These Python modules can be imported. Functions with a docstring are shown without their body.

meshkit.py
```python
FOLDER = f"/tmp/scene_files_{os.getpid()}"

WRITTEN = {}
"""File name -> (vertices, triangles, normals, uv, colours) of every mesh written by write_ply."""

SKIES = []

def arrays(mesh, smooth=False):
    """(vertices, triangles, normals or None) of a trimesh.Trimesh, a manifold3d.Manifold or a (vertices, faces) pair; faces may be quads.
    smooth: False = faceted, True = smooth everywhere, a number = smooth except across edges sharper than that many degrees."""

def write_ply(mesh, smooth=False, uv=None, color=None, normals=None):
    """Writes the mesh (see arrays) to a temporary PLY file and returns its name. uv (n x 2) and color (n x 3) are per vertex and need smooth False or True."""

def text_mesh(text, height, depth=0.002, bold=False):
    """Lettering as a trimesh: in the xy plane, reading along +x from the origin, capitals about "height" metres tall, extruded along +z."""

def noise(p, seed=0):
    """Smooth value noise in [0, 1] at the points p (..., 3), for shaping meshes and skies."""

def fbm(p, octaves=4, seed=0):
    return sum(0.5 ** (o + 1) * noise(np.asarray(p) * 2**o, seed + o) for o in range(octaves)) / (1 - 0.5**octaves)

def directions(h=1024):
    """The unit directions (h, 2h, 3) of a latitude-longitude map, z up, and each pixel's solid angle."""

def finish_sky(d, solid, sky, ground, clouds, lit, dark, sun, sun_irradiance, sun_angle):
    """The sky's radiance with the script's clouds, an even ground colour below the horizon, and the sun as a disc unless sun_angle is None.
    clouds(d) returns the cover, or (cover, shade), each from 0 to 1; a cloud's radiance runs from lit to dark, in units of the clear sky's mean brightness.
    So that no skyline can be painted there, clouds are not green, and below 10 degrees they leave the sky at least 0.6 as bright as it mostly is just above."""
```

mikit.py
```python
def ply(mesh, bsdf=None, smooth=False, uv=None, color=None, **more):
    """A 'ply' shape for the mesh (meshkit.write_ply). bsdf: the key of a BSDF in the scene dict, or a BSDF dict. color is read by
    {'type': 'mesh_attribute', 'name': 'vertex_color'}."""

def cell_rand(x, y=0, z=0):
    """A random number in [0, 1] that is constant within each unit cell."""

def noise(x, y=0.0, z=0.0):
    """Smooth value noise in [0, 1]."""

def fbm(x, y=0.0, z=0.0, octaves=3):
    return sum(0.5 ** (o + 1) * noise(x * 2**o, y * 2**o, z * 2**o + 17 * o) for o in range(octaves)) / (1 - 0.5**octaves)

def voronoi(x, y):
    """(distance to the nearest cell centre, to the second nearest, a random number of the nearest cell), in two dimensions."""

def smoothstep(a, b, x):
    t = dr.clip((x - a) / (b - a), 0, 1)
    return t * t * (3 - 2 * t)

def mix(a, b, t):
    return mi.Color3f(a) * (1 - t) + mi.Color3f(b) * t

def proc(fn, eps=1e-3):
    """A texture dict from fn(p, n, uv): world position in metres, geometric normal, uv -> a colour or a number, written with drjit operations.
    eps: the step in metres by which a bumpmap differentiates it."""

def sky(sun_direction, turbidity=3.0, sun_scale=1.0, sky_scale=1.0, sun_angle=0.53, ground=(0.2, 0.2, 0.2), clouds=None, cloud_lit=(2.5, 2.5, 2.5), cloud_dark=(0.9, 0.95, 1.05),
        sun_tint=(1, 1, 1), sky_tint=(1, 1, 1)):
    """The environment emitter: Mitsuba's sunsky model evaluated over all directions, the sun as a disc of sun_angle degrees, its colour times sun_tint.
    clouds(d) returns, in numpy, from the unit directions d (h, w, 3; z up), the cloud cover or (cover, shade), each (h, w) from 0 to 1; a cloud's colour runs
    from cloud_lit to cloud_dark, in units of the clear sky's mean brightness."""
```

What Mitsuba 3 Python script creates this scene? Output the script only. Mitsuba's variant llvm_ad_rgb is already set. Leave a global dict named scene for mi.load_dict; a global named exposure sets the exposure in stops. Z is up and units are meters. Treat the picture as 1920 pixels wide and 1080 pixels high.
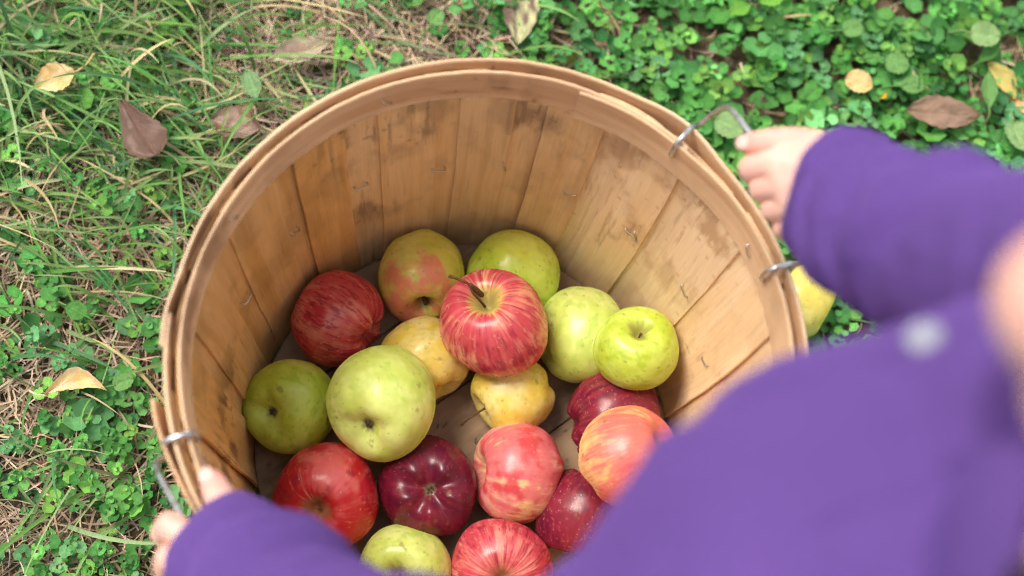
import math
import numpy as np
import drjit as dr
import mitsuba as mi
import trimesh
import manifold3d as m3
from shapely.geometry import Polygon, Point, box as sbox
from shapely import affinity
import mikit, meshkit

T = mi.ScalarTransform4f
scene, labels = {}, {}

# ------------------------------------------------------------------ camera, sky, exposure
CAM_O = np.array([-0.0777, -0.2263, 1.1249])
CAM_T = np.array([0.0247, 0.0743, 0.1766])
scene['camera'] = {'type': 'thinlens', 'fov': 39.6, 'fov_axis': 'x', 'aperture_radius': 0.0084, 'focus_distance': 1.06,
                   'near_clip': 0.02, 'far_clip': 300.0,
                   'to_world': T().look_at(origin=CAM_O.tolist(), target=CAM_T.tolist(), up=[0.0, 0.9533, 0.3022])}
scene['daylight'] = mikit.sky((-0.42, 0.25, 0.87), turbidity=3, sun_scale=0.30, sun_angle=26, sky_scale=1.0, ground=(0.12, 0.13, 0.08),
                              clouds=lambda d: 1.0, cloud_lit=(0.95, 0.99, 1.05), sun_tint=(0.96, 1.0, 1.10))
exposure = 3.42

rng = np.random.default_rng(7)


# ------------------------------------------------------------------ helpers
def put(key, mesh, bsdf, smooth=False, **more):
    """Adds one entry; a taken key gets the next three-digit number."""
    k, n = key, 0
    while k in scene:
        n += 1
        k = f'{key}_{n:03d}'
    scene[k] = mikit.ply(mesh, bsdf, smooth, **more)
    return k


def free(key, taken=set()):
    k, n = key, 0
    while k in taken:
        n += 1
        k = f'{key}_{n:03d}'
    taken.add(k)
    return k


def tag(key, label, category, group=None, kind=None):
    labels[key] = {'label': label, 'category': category}
    if group:
        labels[key]['group'] = group
    if kind:
        labels[key]['kind'] = kind


def unit(v):
    v = np.asarray(v, float)
    return v / np.linalg.norm(v)


def catmull(pts, n):
    p = np.asarray(pts, float)
    p = np.vstack([2 * p[0] - p[1], p, 2 * p[-1] - p[-2]])
    out = []
    for i in range(1, len(p) - 2):
        t = np.linspace(0, 1, n, endpoint=False)[:, None]
        a, b, c, d = p[i - 1:i + 3]
        out.append(0.5 * (2 * b + (c - a) * t + (2 * a - 5 * b + 4 * c - d) * t**2 + (3 * b - a - 3 * c + d) * t**3))
    return np.vstack(out + [p[-2][None]])


def tube(pts, r, sides=10, n=8, curve=True):
    p = catmull(pts, n) if curve else np.asarray(pts, float)
    r = np.interp(np.linspace(0, 1, len(p)), np.linspace(0, 1, len(np.atleast_1d(r))), np.atleast_1d(r))
    t = np.gradient(p, axis=0)
    t /= np.linalg.norm(t, axis=1, keepdims=True)
    a = np.cross(t[0], [0.3, 0.2, 0.93])
    A = []
    for k in range(len(p)):
        a = a - t[k] * (a @ t[k])
        a = a / np.linalg.norm(a)
        A.append(a)
    A = np.array(A)
    B = np.cross(t, A)
    ang = np.arange(sides) * 2 * np.pi / sides
    v = p[:, None] + r[:, None, None] * (np.cos(ang)[None, :, None] * A[:, None] + np.sin(ang)[None, :, None] * B[:, None])
    i, j = np.meshgrid(np.arange(len(p) - 1), np.arange(sides), indexing='ij')
    q = np.stack([i * sides + j, i * sides + (j + 1) % sides, (i + 1) * sides + (j + 1) % sides, (i + 1) * sides + j], -1).reshape(-1, 4)
    f = np.vstack([q[:, [0, 1, 2]], q[:, [0, 2, 3]]])
    v = np.vstack([v.reshape(-1, 3), p[:1], p[-1:]])
    n0, n1 = len(v) - 2, len(v) - 1
    k = np.arange(sides)
    L = (len(p) - 1) * sides
    f = np.vstack([f, np.stack([k * 0 + n0, (k + 1) % sides, k], 1), np.stack([k * 0 + n1, L + k, L + (k + 1) % sides], 1)])
    return v, f


def join(parts):
    vs, fs, at = [], [], 0
    for v, f in parts:
        f = np.asarray(f)
        if f.shape[1] == 4:
            f = np.vstack([f[:, [0, 1, 2]], f[:, [0, 2, 3]]])
        vs.append(v)
        fs.append(f + at)
        at += len(v)
    return np.vstack(vs), np.vstack(fs)


_ico = trimesh.creation.icosphere(2).vertices


def bone(p, r, q, s):
    return m3.Manifold.hull_points(np.vstack([_ico * r + np.asarray(p, float), _ico * s + np.asarray(q, float)]))


def blob(points):
    return m3.Manifold.hull_points(np.vstack([_ico * np.asarray(r, float) + np.asarray(p, float) for p, r in points]))


def chain(pts, radii):
    return [bone(pts[k], radii[k], pts[k + 1], radii[k + 1]) for k in range(len(pts) - 1)]


def union(parts):
    return m3.Manifold.batch_boolean(parts, m3.OpType.Add)


def soft(man, length, n, lamb=0.5, nu=0.53):
    m = man.refine_to_length(length).to_mesh()
    t = trimesh.Trimesh(m.vert_properties[:, :3], m.tri_verts, process=True)
    if n:
        trimesh.smoothing.filter_taubin(t, lamb=lamb, nu=nu, iterations=n)
    return t


def rgb(r, g, b):
    return {'type': 'rgb', 'value': [r, g, b]}


VC = {'type': 'mesh_attribute', 'name': 'vertex_color'}

# ------------------------------------------------------------------ materials
C3 = lambda r, g, b: mi.Color3f(r, g, b)


def wood(base, dark, warm, seed, along, edge=None):
    """Plain peeled wood; along = 'v': grain runs along v (staves), 'u': along u (hoops), 'p': floor boards in world xy. u = piece number + place across."""
    ca, sa = math.cos(math.radians(35.1)), math.sin(math.radians(35.1))

    def fn(p, n, uv):
        if along == 'p':
            g = p.x * ca + p.y * sa
            x = -p.x * sa + p.y * ca
            idx = dr.floor(x / 0.072 + 0.5)
        else:
            idx = dr.floor(uv.x)
            x = (uv.x - idx) * (0.085 if along == 'v' else 1.3)
            g = uv.y
            if along == 'u':
                x, g = g, x
        k = idx * 7.31 + seed
        wob = mikit.noise(x * 30 + k, g * 9, k) * 0.006
        fine = mikit.fbm((x + wob) * 700 + k, g * 40, k, octaves=3)
        mid = mikit.fbm((x + wob) * 70, g * 6 + k, k, octaves=2)
        tone = mikit.cell_rand(idx, seed) - 0.5
        c = mikit.mix(base, warm, mikit.smoothstep(0.35, 0.7, mid + 0.35 * tone))
        c = c * (1 + 0.16 * tone) * (0.90 + 0.20 * fine)
        # water and fruit stains, smears and small spots
        s1 = mikit.fbm(p.x * 40 + 3.1 + seed, p.y * 40, p.z * 22 + 9, octaves=5)
        s2 = mikit.fbm((x + wob * 2) * 150 + k, (g + wob * 3) * 30 + k, 5.0, octaves=4)
        s3 = mikit.noise(p.x * 170 + 40, p.y * 170 + 8, p.z * 130)
        s4 = mikit.fbm(p.x * 9, p.y * 9 + seed, p.z * 9 + 4, octaves=2)
        area = mikit.smoothstep(0.42, 0.66, s4) * (0.35 + 0.9 * mikit.cell_rand(idx, seed, 5))
        t = dr.clip(0.72 * mikit.smoothstep(0.44, 0.70, s1) * (0.35 + area) + 0.5 * mikit.smoothstep(0.54, 0.80, s2) * (0.25 + area)
                    + 0.5 * mikit.smoothstep(0.76, 0.95, s3) * (0.15 + area), 0, 0.88)
        c = mikit.mix(c, dark, t)
        # the sawn upper and lower edges of the bent bands are pale, clean layers
        return mikit.mix(c, edge, mikit.smoothstep(0.75, 0.9, dr.abs(n.z)) * (0.55 + 0.4 * mikit.smoothstep(0.35, 0.6, mikit.fbm(uv.x * 14, uv.y * 3, seed)))) if edge else c
    return fn


def wood_bsdf(key, base, dark, warm, seed, along, rough=0.55, edge=None):
    fn = wood(base, dark, warm, seed, along, edge)
    scene[key] = {'type': 'twosided', 'bsdf': {'type': 'principled', 'base_color': mikit.proc(fn), 'roughness': rough, 'specular': 0.25}}


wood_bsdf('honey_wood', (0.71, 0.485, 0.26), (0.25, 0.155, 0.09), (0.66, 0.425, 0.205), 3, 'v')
wood_bsdf('amber_shaded_wood', (0.62, 0.38, 0.165), (0.14, 0.08, 0.038), (0.54, 0.30, 0.105), 11, 'v')  # stave wood with the shade of the left inner wall put into its colour
wood_bsdf('pale_lit_wood', (0.80, 0.62, 0.405), (0.46, 0.29, 0.16), (0.76, 0.55, 0.325), 23, 'v')  # stave wood with the light on the right inner wall put into its colour
wood_bsdf('floor_wood', (0.36, 0.245, 0.15), (0.085, 0.055, 0.033), (0.28, 0.185, 0.11), 5, 'p', 0.6)
wood_bsdf('hoop_wood', (0.66, 0.45, 0.27), (0.26, 0.14, 0.08), (0.54, 0.32, 0.17), 31, 'u', 0.6, (0.80, 0.63, 0.44))
scene['cut_wood'] = {'type': 'twosided', 'bsdf': {'type': 'principled', 'roughness': 0.7, 'specular': 0.2, 'base_color': mikit.proc(
    lambda p, n, uv: mikit.mix((0.70, 0.55, 0.37), (0.36, 0.20, 0.14), mikit.smoothstep(0.45, 0.7, mikit.fbm(uv.x * 60, uv.y * 900, 2.0))))}}
scene['wire_metal'] = {'type': 'principled', 'metallic': 0.9, 'roughness': 0.33, 'base_color': mikit.proc(
    lambda p, n, uv: mikit.mix((0.62, 0.64, 0.67), (0.26, 0.23, 0.21), mikit.smoothstep(0.5, 0.8, mikit.fbm(p.x * 240, p.y * 240, p.z * 240))))}
scene['staple_metal'] = {'type': 'principled', 'metallic': 0.95, 'roughness': 0.3, 'base_color': rgb(0.55, 0.54, 0.53)}
scene['apple_skin'] = {'type': 'principled', 'base_color': VC, 'roughness': 0.34, 'specular': 0.42, 'clearcoat': 0.2, 'clearcoat_gloss': 0.8}
scene['stem_wood'] = {'type': 'principled', 'roughness': 0.7, 'specular': 0.2, 'base_color': mikit.proc(
    lambda p, n, uv: mikit.mix((0.17, 0.095, 0.03), (0.06, 0.03, 0.014), mikit.fbm(p.x * 500, p.y * 500, p.z * 500)))}
scene['dry_calyx'] = {'type': 'twosided', 'bsdf': {'type': 'principled', 'roughness': 0.9, 'specular': 0.1, 'base_color': rgb(0.10, 0.075, 0.05)}}
scene['leaf_green'] = {'type': 'principledthin', 'base_color': VC, 'roughness': 0.38, 'diff_trans': 0.45, 'eta': 1.45}
scene['leaf_dry'] = {'type': 'twosided', 'bsdf': {'type': 'principled', 'base_color': VC, 'roughness': 0.65, 'specular': 0.3}}
scene['skin'] = {'type': 'principled', 'roughness': 0.45, 'specular': 0.4, 'sheen': 0.15, 'base_color': VC}
scene['nail'] = {'type': 'principled', 'roughness': 0.25, 'base_color': rgb(0.78, 0.50, 0.45)}


def fleece(p, n, uv):
    a = mikit.fbm(p.x * 700, p.y * 700, p.z * 700, octaves=3)
    b = mikit.fbm(p.x * 22, p.y * 22, p.z * 22, octaves=3)
    return C3(0.104, 0.056, 0.240) * (0.78 + 0.28 * a + 0.16 * b)


scene['purple_fleece'] = {'type': 'bumpmap', 'arbitrary': {'type': 'proc', **{k: v for k, v in mikit.proc(
    lambda p, n, uv: mikit.fbm(p.x * 600, p.y * 600, p.z * 600, octaves=2), eps=4e-4).items() if k != 'type'}}, 'scale': 0.0006,
    'bsdf': {'type': 'principled', 'base_color': mikit.proc(fleece), 'roughness': 0.9, 'specular': 0.1, 'sheen': 0.6, 'sheen_tint': 0.8}}
scene['purple_fleece'] = {'type': 'twosided', 'bsdf': scene['purple_fleece']}
scene['denim'] = {'type': 'principled', 'roughness': 0.85, 'base_color': mikit.proc(
    lambda p, n, uv: C3(0.035, 0.045, 0.085) * (0.7 + 0.6 * mikit.fbm(p.x * 400, p.y * 400, p.z * 400)))}
scene['boot_rubber'] = {'type': 'principled', 'roughness': 0.4, 'base_color': rgb(0.03, 0.025, 0.03)}
scene['dark_hair'] = {'type': 'principled', 'roughness': 0.45, 'specular': 0.4, 'base_color': rgb(0.018, 0.011, 0.008)}
scene['snap_plastic'] = {'type': 'principled', 'roughness': 0.3, 'base_color': rgb(0.27, 0.29, 0.37)}
scene['eye_white'] = {'type': 'principled', 'roughness': 0.15, 'base_color': rgb(0.8, 0.78, 0.75)}
scene['iris_brown'] = {'type': 'principled', 'roughness': 0.1, 'base_color': rgb(0.05, 0.025, 0.012)}


def soil(p, n, uv):
    a = mikit.fbm(p.x * 14, p.y * 14, 3.0, octaves=4)
    b = mikit.fbm(p.x * 160, p.y * 160, 8.0, octaves=3)
    f = mikit.fbm(p.x * 420 + 60 * a, p.y * 130 + 30 * b, 1.0, octaves=2)
    c = mikit.mix((0.035, 0.025, 0.016), (0.095, 0.068, 0.042), b)
    c = mikit.mix(c, (0.34, 0.26, 0.17), mikit.smoothstep(0.50, 0.72, f) * mikit.smoothstep(0.35, 0.6, a) * 0.7)
    c = mikit.mix(c, (0.05, 0.075, 0.012), mikit.smoothstep(0.55, 0.75, mikit.fbm(p.x * 18 + 7, p.y * 18, 2.0)) * 0.75)
    far = mikit.smoothstep(1.6, 3.2, dr.sqrt(p.x * p.x + p.y * p.y))
    g = mikit.mix((0.05, 0.11, 0.025), (0.10, 0.13, 0.045), mikit.fbm(p.x * 5, p.y * 5, 6.0, octaves=5))
    return mikit.mix(c, g, far)


scene['soil'] = {'type': 'principled', 'roughness': 0.95, 'specular': 0.1, 'base_color': mikit.proc(soil)}

# ------------------------------------------------------------------ ground
def ground_z(x, y):
    p = np.stack([np.asarray(x) * 11, np.asarray(y) * 11, np.asarray(x) * 0 + 1.7], -1)
    q = np.stack([np.asarray(x) * 60, np.asarray(y) * 60, np.asarray(x) * 0 + 5.2], -1)
    r = np.hypot(x, y)
    calm = np.clip((r - 0.17) / 0.10, 0.0, 1)
    return (meshkit.fbm(p, 3) - 0.5) * 0.022 * calm + (meshkit.fbm(q, 2) - 0.5) * 0.006 * calm - 0.001


g = np.linspace(0, 1.3, 120)
out = 1.3 * np.geomspace(1.012, 60, 46)
ax = np.concatenate([-out[::-1], -g[:0:-1], g, out])
GX, GY = np.meshgrid(ax, ax, indexing='ij')
GZ = ground_z(GX, GY)
N = len(ax)
ii, jj = np.meshgrid(np.arange(N - 1), np.arange(N - 1), indexing='ij')
q = np.stack([ii * N + jj, (ii + 1) * N + jj, (ii + 1) * N + jj + 1, ii * N + jj + 1], -1).reshape(-1, 4)
put('ground', (np.stack([GX, GY, GZ], -1).reshape(-1, 3), q), 'soil', True)
tag('ground', 'brown earth and moss under the grass and clover', 'ground', kind='structure')


# ------------------------------------------------------------------ ground cover (nobody could count it)
def keep_out(x, y, r=0.178):
    return np.hypot(x, y) > r


def region(x, y):
    """How much of a place is grass, straw, clover (0..1 each), from its position in the garden."""
    n1 = meshkit.fbm(np.stack([x * 6, y * 6, x * 0], -1), 3, 4)
    n2 = meshkit.fbm(np.stack([x * 14, y * 14, x * 0 + 3], -1), 3, 9)
    n3 = meshkit.fbm(np.stack([x * 11, y * 11, x * 0 + 8], -1), 3, 21)
    s = lambda a, b, v: np.clip((v - a) / (b - a), 0, 1)
    grass = s(-0.10, -0.26, x + 0.25 * (n1 - 0.5)) * s(0.09, 0.24, y + 0.2 * (n1 - 0.5))
    right = s(0.0, 0.16, x + 0.2 * (n1 - 0.5))
    low = s(0.19, 0.02, y + 0.12 * (n1 - 0.5)) * (1 - right)
    mid = (1 - grass) * (1 - right) * (1 - low)
    clover = np.clip(right * s(0.29, 0.40, n2 + 0.11) + low * s(0.36, 0.50, n2 + 0.10) + mid * s(0.50, 0.62, n3) * 0.9 + grass * 0.45 * s(0.46, 0.58, n3), 0, 1)
    straw = np.clip(mid * 1.0 + low * 0.55 + grass * 0.7 + right * 0.06, 0, 1)
    return grass, straw, clover


def strips(n, x, y, z, head, length, width, rise, bend, color, segs, fold=0.0, taper=0.5, droop=0.0):
    """n flat blades: a path of segs steps each, bending sideways and arching up."""
    s = np.linspace(0, 1, segs + 1)
    ang = head[:, None] + bend[:, None] * s[None] ** 1.3
    step = (length / segs)[:, None]
    px = x[:, None] + np.concatenate([np.zeros((n, 1)), np.cumsum(np.cos(ang[:, :-1]) * step, 1)], 1)
    py = y[:, None] + np.concatenate([np.zeros((n, 1)), np.cumsum(np.sin(ang[:, :-1]) * step, 1)], 1)
    pz = z[:, None] + rise[:, None] * np.sin(np.pi * np.minimum(s * (0.62 + droop), 1.0))[None]
    w = width[:, None] * (1 - s[None] ** 2.2 * (1 - 0.05)) ** taper * 0.5
    roll = rng.normal(0, 0.5, (n, 1))
    nx, ny = -np.sin(ang) * np.cos(roll), np.cos(ang) * np.cos(roll)
    nz = np.sin(roll) * np.ones_like(ang)
    P = np.stack([px, py, pz], -1)
    S = np.stack([nx, ny, nz], -1) * w[..., None]
    if fold > 0:
        mid = P.copy()
        mid[..., 2] -= fold * w
        V = np.stack([P - S, mid, P + S], 2)
        m = 3
    else:
        V = np.stack([P - S, P + S], 2)
        m = 2
    per = (segs + 1) * m
    base = []
    for k in range(segs):
        for e in range(m - 1):
            a = k * m + e
            base += [[a, a + 1, a + m + 1], [a, a + m + 1, a + m]]
    base = np.array(base)
    F = (np.arange(n)[:, None, None] * per + base[None]).reshape(-1, 3)
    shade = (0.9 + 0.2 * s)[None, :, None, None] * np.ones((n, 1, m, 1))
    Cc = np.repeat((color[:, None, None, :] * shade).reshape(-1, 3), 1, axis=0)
    return V.reshape(-1, 3), F, Cc


def scatter(n, xr=(-1.15, 1.3), yr=(-0.95, 1.15), focus=0.62):
    """Random places; most of them in the nearer part round the basket."""
    m = int(n * focus)
    x = np.concatenate([rng.uniform(-0.50, 0.66, m), rng.uniform(*xr, n - m)])
    y = np.concatenate([rng.uniform(-0.22, 0.56, m), rng.uniform(*yr, n - m)])
    return x, y


def pick(choices, n, spread=0.18):
    c = np.array(choices)[rng.integers(0, len(choices), n)]
    return np.clip(c * (1 + rng.normal(0, spread, (n, 1))) * (1 + rng.normal(0, 0.06, (n, 3))), 0.004, 0.85)


# dry straw
x, y = scatter(60000)
gr, st, cl = region(x, y)
ok = keep_out(x, y, 0.182) & (rng.random(len(x)) < st)
x, y = x[ok], y[ok]
n = len(x)
v, f, c = strips(n, x, y, ground_z(x, y) + rng.uniform(0.001, 0.010, n), rng.uniform(0, 2 * np.pi, n), rng.gamma(2.2, 0.009, n) + 0.008,
                 rng.uniform(0.0007, 0.0020, n), rng.normal(0, 0.003, n), rng.normal(0, 0.7, n),
                 pick([(0.46, 0.36, 0.25), (0.56, 0.46, 0.34), (0.36, 0.27, 0.18), (0.42, 0.31, 0.22), (0.26, 0.18, 0.13)], n), 4, taper=0.3)
far = np.hypot(v[:, 0], v[:, 1])
put('straw', (v, f), 'leaf_dry', True, color=c)
tag('straw', 'dry beige straw and dead grass matted on the earth', 'straw', kind='stuff')

# grass blades
x, y = scatter(26000)
gr, st, cl = region(x, y)
ok = keep_out(x, y, 0.20) & (rng.random(len(x)) < np.clip(gr * 0.80 + 0.045 * (st > 0.3) + 0.012, 0, 1))
x, y = x[ok], y[ok]
n = len(x)
L = rng.gamma(3.2, 0.016, n) + 0.016
head = np.where(rng.random(n) < 0.6, rng.normal(-0.35, 0.55, n) + np.where(rng.random(n) < 0.4, np.pi, 0), rng.uniform(0, 2 * np.pi, n))
# blades that would run into the basket point away from it
ex, ey = x + np.cos(head) * L, y + np.sin(head) * L
hit = np.hypot(ex, ey) < 0.225
head = np.where(hit, np.arctan2(y, x) + rng.normal(0, 0.6, n), head)
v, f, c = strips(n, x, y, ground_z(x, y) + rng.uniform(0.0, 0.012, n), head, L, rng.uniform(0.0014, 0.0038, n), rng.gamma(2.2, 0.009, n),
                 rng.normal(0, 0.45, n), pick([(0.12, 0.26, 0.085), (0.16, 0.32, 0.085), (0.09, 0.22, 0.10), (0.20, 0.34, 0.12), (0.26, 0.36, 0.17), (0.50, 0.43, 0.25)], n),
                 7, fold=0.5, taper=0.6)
# coarser turf farther out
no = 16000
ro, ao = rng.uniform(0.9, 4.5, no), rng.uniform(0, 2 * np.pi, no)
xo, yo = ro * np.cos(ao), ro * np.sin(ao)
vo, fo, co = strips(no, xo, yo, ground_z(xo, yo), rng.uniform(0, 2 * np.pi, no), rng.gamma(4, 0.02, no) + 0.03, rng.uniform(0.003, 0.006, no) * (0.6 + 0.5 * ro), rng.gamma(2.2, 0.012, no),
                    rng.normal(0, 0.4, no), pick([(0.12, 0.26, 0.085), (0.16, 0.32, 0.085), (0.09, 0.22, 0.10), (0.45, 0.37, 0.22)], no), 3, taper=0.6)
v, f = join([(v, f), (vo, fo)])
c = np.vstack([c, co])
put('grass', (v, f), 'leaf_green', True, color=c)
tag('grass', 'long green grass blades lying over the turf', 'grass', kind='stuff')


# small round-leaved creeping weeds in rosettes
def leaf_shape(rings, around, lobes, depth):
    v, col = [[0.55, 0, 0.0]], [1.15]
    for k in range(1, rings + 1):
        t = k / rings
        for a in range(around):
            phi = 2 * np.pi * a / around
            notch = 1 - 0.42 * np.exp(-((np.pi - phi) / 0.42) ** 2)
            r = 0.5 * t * notch * (1 + depth * t * np.cos(lobes * phi))
            xx, yy = 0.55 + r * np.cos(phi), 1.08 * r * np.sin(phi)
            v.append([xx, yy, 0.42 * (xx - 0.5) ** 2 + 0.36 * abs(yy) - 0.28 * yy * yy])
            col.append(1.0 + 0.16 * (np.cos(5 * phi) > 0.75) * (1 - 0.4 * t) - 0.10 * t)
    f = [[0, 1 + a, 1 + (a + 1) % around] for a in range(around)]
    for k in range(rings - 1):
        o = 1 + k * around
        for a in range(around):
            b = (a + 1) % around
            f += [[o + a, o + around + a, o + around + b], [o + a, o + around + b, o + b]]
    return np.array(v), np.array(f), np.array(col)


def leaves(template, x, y, z, yaw, tilt, size, color, roll=None):
    v, f, col = template
    n = len(x)
    roll = rng.normal(0, 0.22, n) if roll is None else roll
    cy, sy, ct, st_, cr, sr = np.cos(yaw), np.sin(yaw), np.cos(tilt), np.sin(tilt), np.cos(roll), np.sin(roll)
    sx = 1 + rng.normal(0, 0.08, n)
    X = v[None, :, 0] * size[:, None] * sx[:, None]
    Y = v[None, :, 1] * size[:, None]
    Z = v[None, :, 2] * size[:, None] * rng.uniform(0.3, 1.5, n)[:, None]
    Y, Z = Y * cr[:, None] - Z * sr[:, None], Y * sr[:, None] + Z * cr[:, None]
    X, Z = X * ct[:, None] - Z * st_[:, None], X * st_[:, None] + Z * ct[:, None]
    V = np.stack([x[:, None] + X * cy[:, None] - Y * sy[:, None], y[:, None] + X * sy[:, None] + Y * cy[:, None], z[:, None] + Z], -1)
    F = (np.arange(n)[:, None, None] * len(v) + f[None]).reshape(-1, 3)
    Cc = (color[:, None, :] * col[None, :, None]).reshape(-1, 3)
    return V.reshape(-1, 3), F, Cc


def rosettes(n, fine, window):
    x, y = (rng.uniform(*window[0], n), rng.uniform(*window[1], n))
    if not fine:
        inside = (x > -0.48) & (x < 0.64) & (y > -0.20) & (y < 0.54)
        x, y = x[~inside], y[~inside]
    gr, st, cl = region(x, y)
    ok = keep_out(x, y, 0.196) & (rng.random(len(x)) < cl)
    x, y = x[ok], y[ok]
    n = len(x)
    z = ground_z(x, y) + rng.uniform(0.003, 0.026, n)
    right = np.clip((x + 0.02) / 0.2, 0, 1)
    big = (0.0066 + 0.0022 * right) * np.exp(rng.normal(0, 0.30, n))
    tone = pick([(0.115, 0.34, 0.085), (0.145, 0.40, 0.105), (0.090, 0.28, 0.085), (0.20, 0.44, 0.10), (0.150, 0.38, 0.16), (0.070, 0.22, 0.06)], n, 0.2)
    parts, yaw0 = [], rng.uniform(0, 2 * np.pi, n)
    tmpl = [leaf_shape(2, 12, 6, 0.07), leaf_shape(2, 11, 5, 0.05), leaf_shape(2, 13, 6, 0.09)] if fine else [leaf_shape(1, 7, 3, 0.03)] * 3
    for k in range(6):
        has = rng.random(n) < (1.0 if k < 4 else 0.6)
        small = 1.0 if k < 4 else 0.62
        m = has.sum()
        if not m:
            continue
        yaw = yaw0[has] + (k * 1.571 if k < 4 else k * 3.14159 + 0.78) + rng.normal(0, 0.28, m)
        size = np.clip(big[has] * small * (1 + rng.normal(0, 0.18, m)), 0.003, 0.018)
        dx, dy = np.cos(yaw) * size * 0.12, np.sin(yaw) * size * 0.12
        col = tone[has] * (1 + rng.normal(0, 0.12, (m, 1))) * (1.15 if k >= 4 else 1.0)
        parts.append(leaves(tmpl[k % 3], x[has] + dx, y[has] + dy, z[has] + (0.003 if k >= 4 else 0) + rng.normal(0, 0.001, m), yaw, rng.normal(0.12, 0.40, m), size, col))
    V, F = join([(p[0], p[1]) for p in parts])
    return V, F, np.vstack([p[2] for p in parts])


a = rosettes(7000, True, ((-0.50, 0.66), (-0.22, 0.56)))
b = rosettes(10000, False, ((-1.15, 1.3), (-0.95, 1.15)))
V, F = join([(a[0], a[1]), (b[0], b[1])])
put('clover', (V, F), 'leaf_green', True, color=np.clip(np.vstack([a[2], b[2]]), 0, 0.8))
tag('clover', 'small round-leaved green clover and creeping weeds over the earth', 'clover', kind='stuff')


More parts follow.
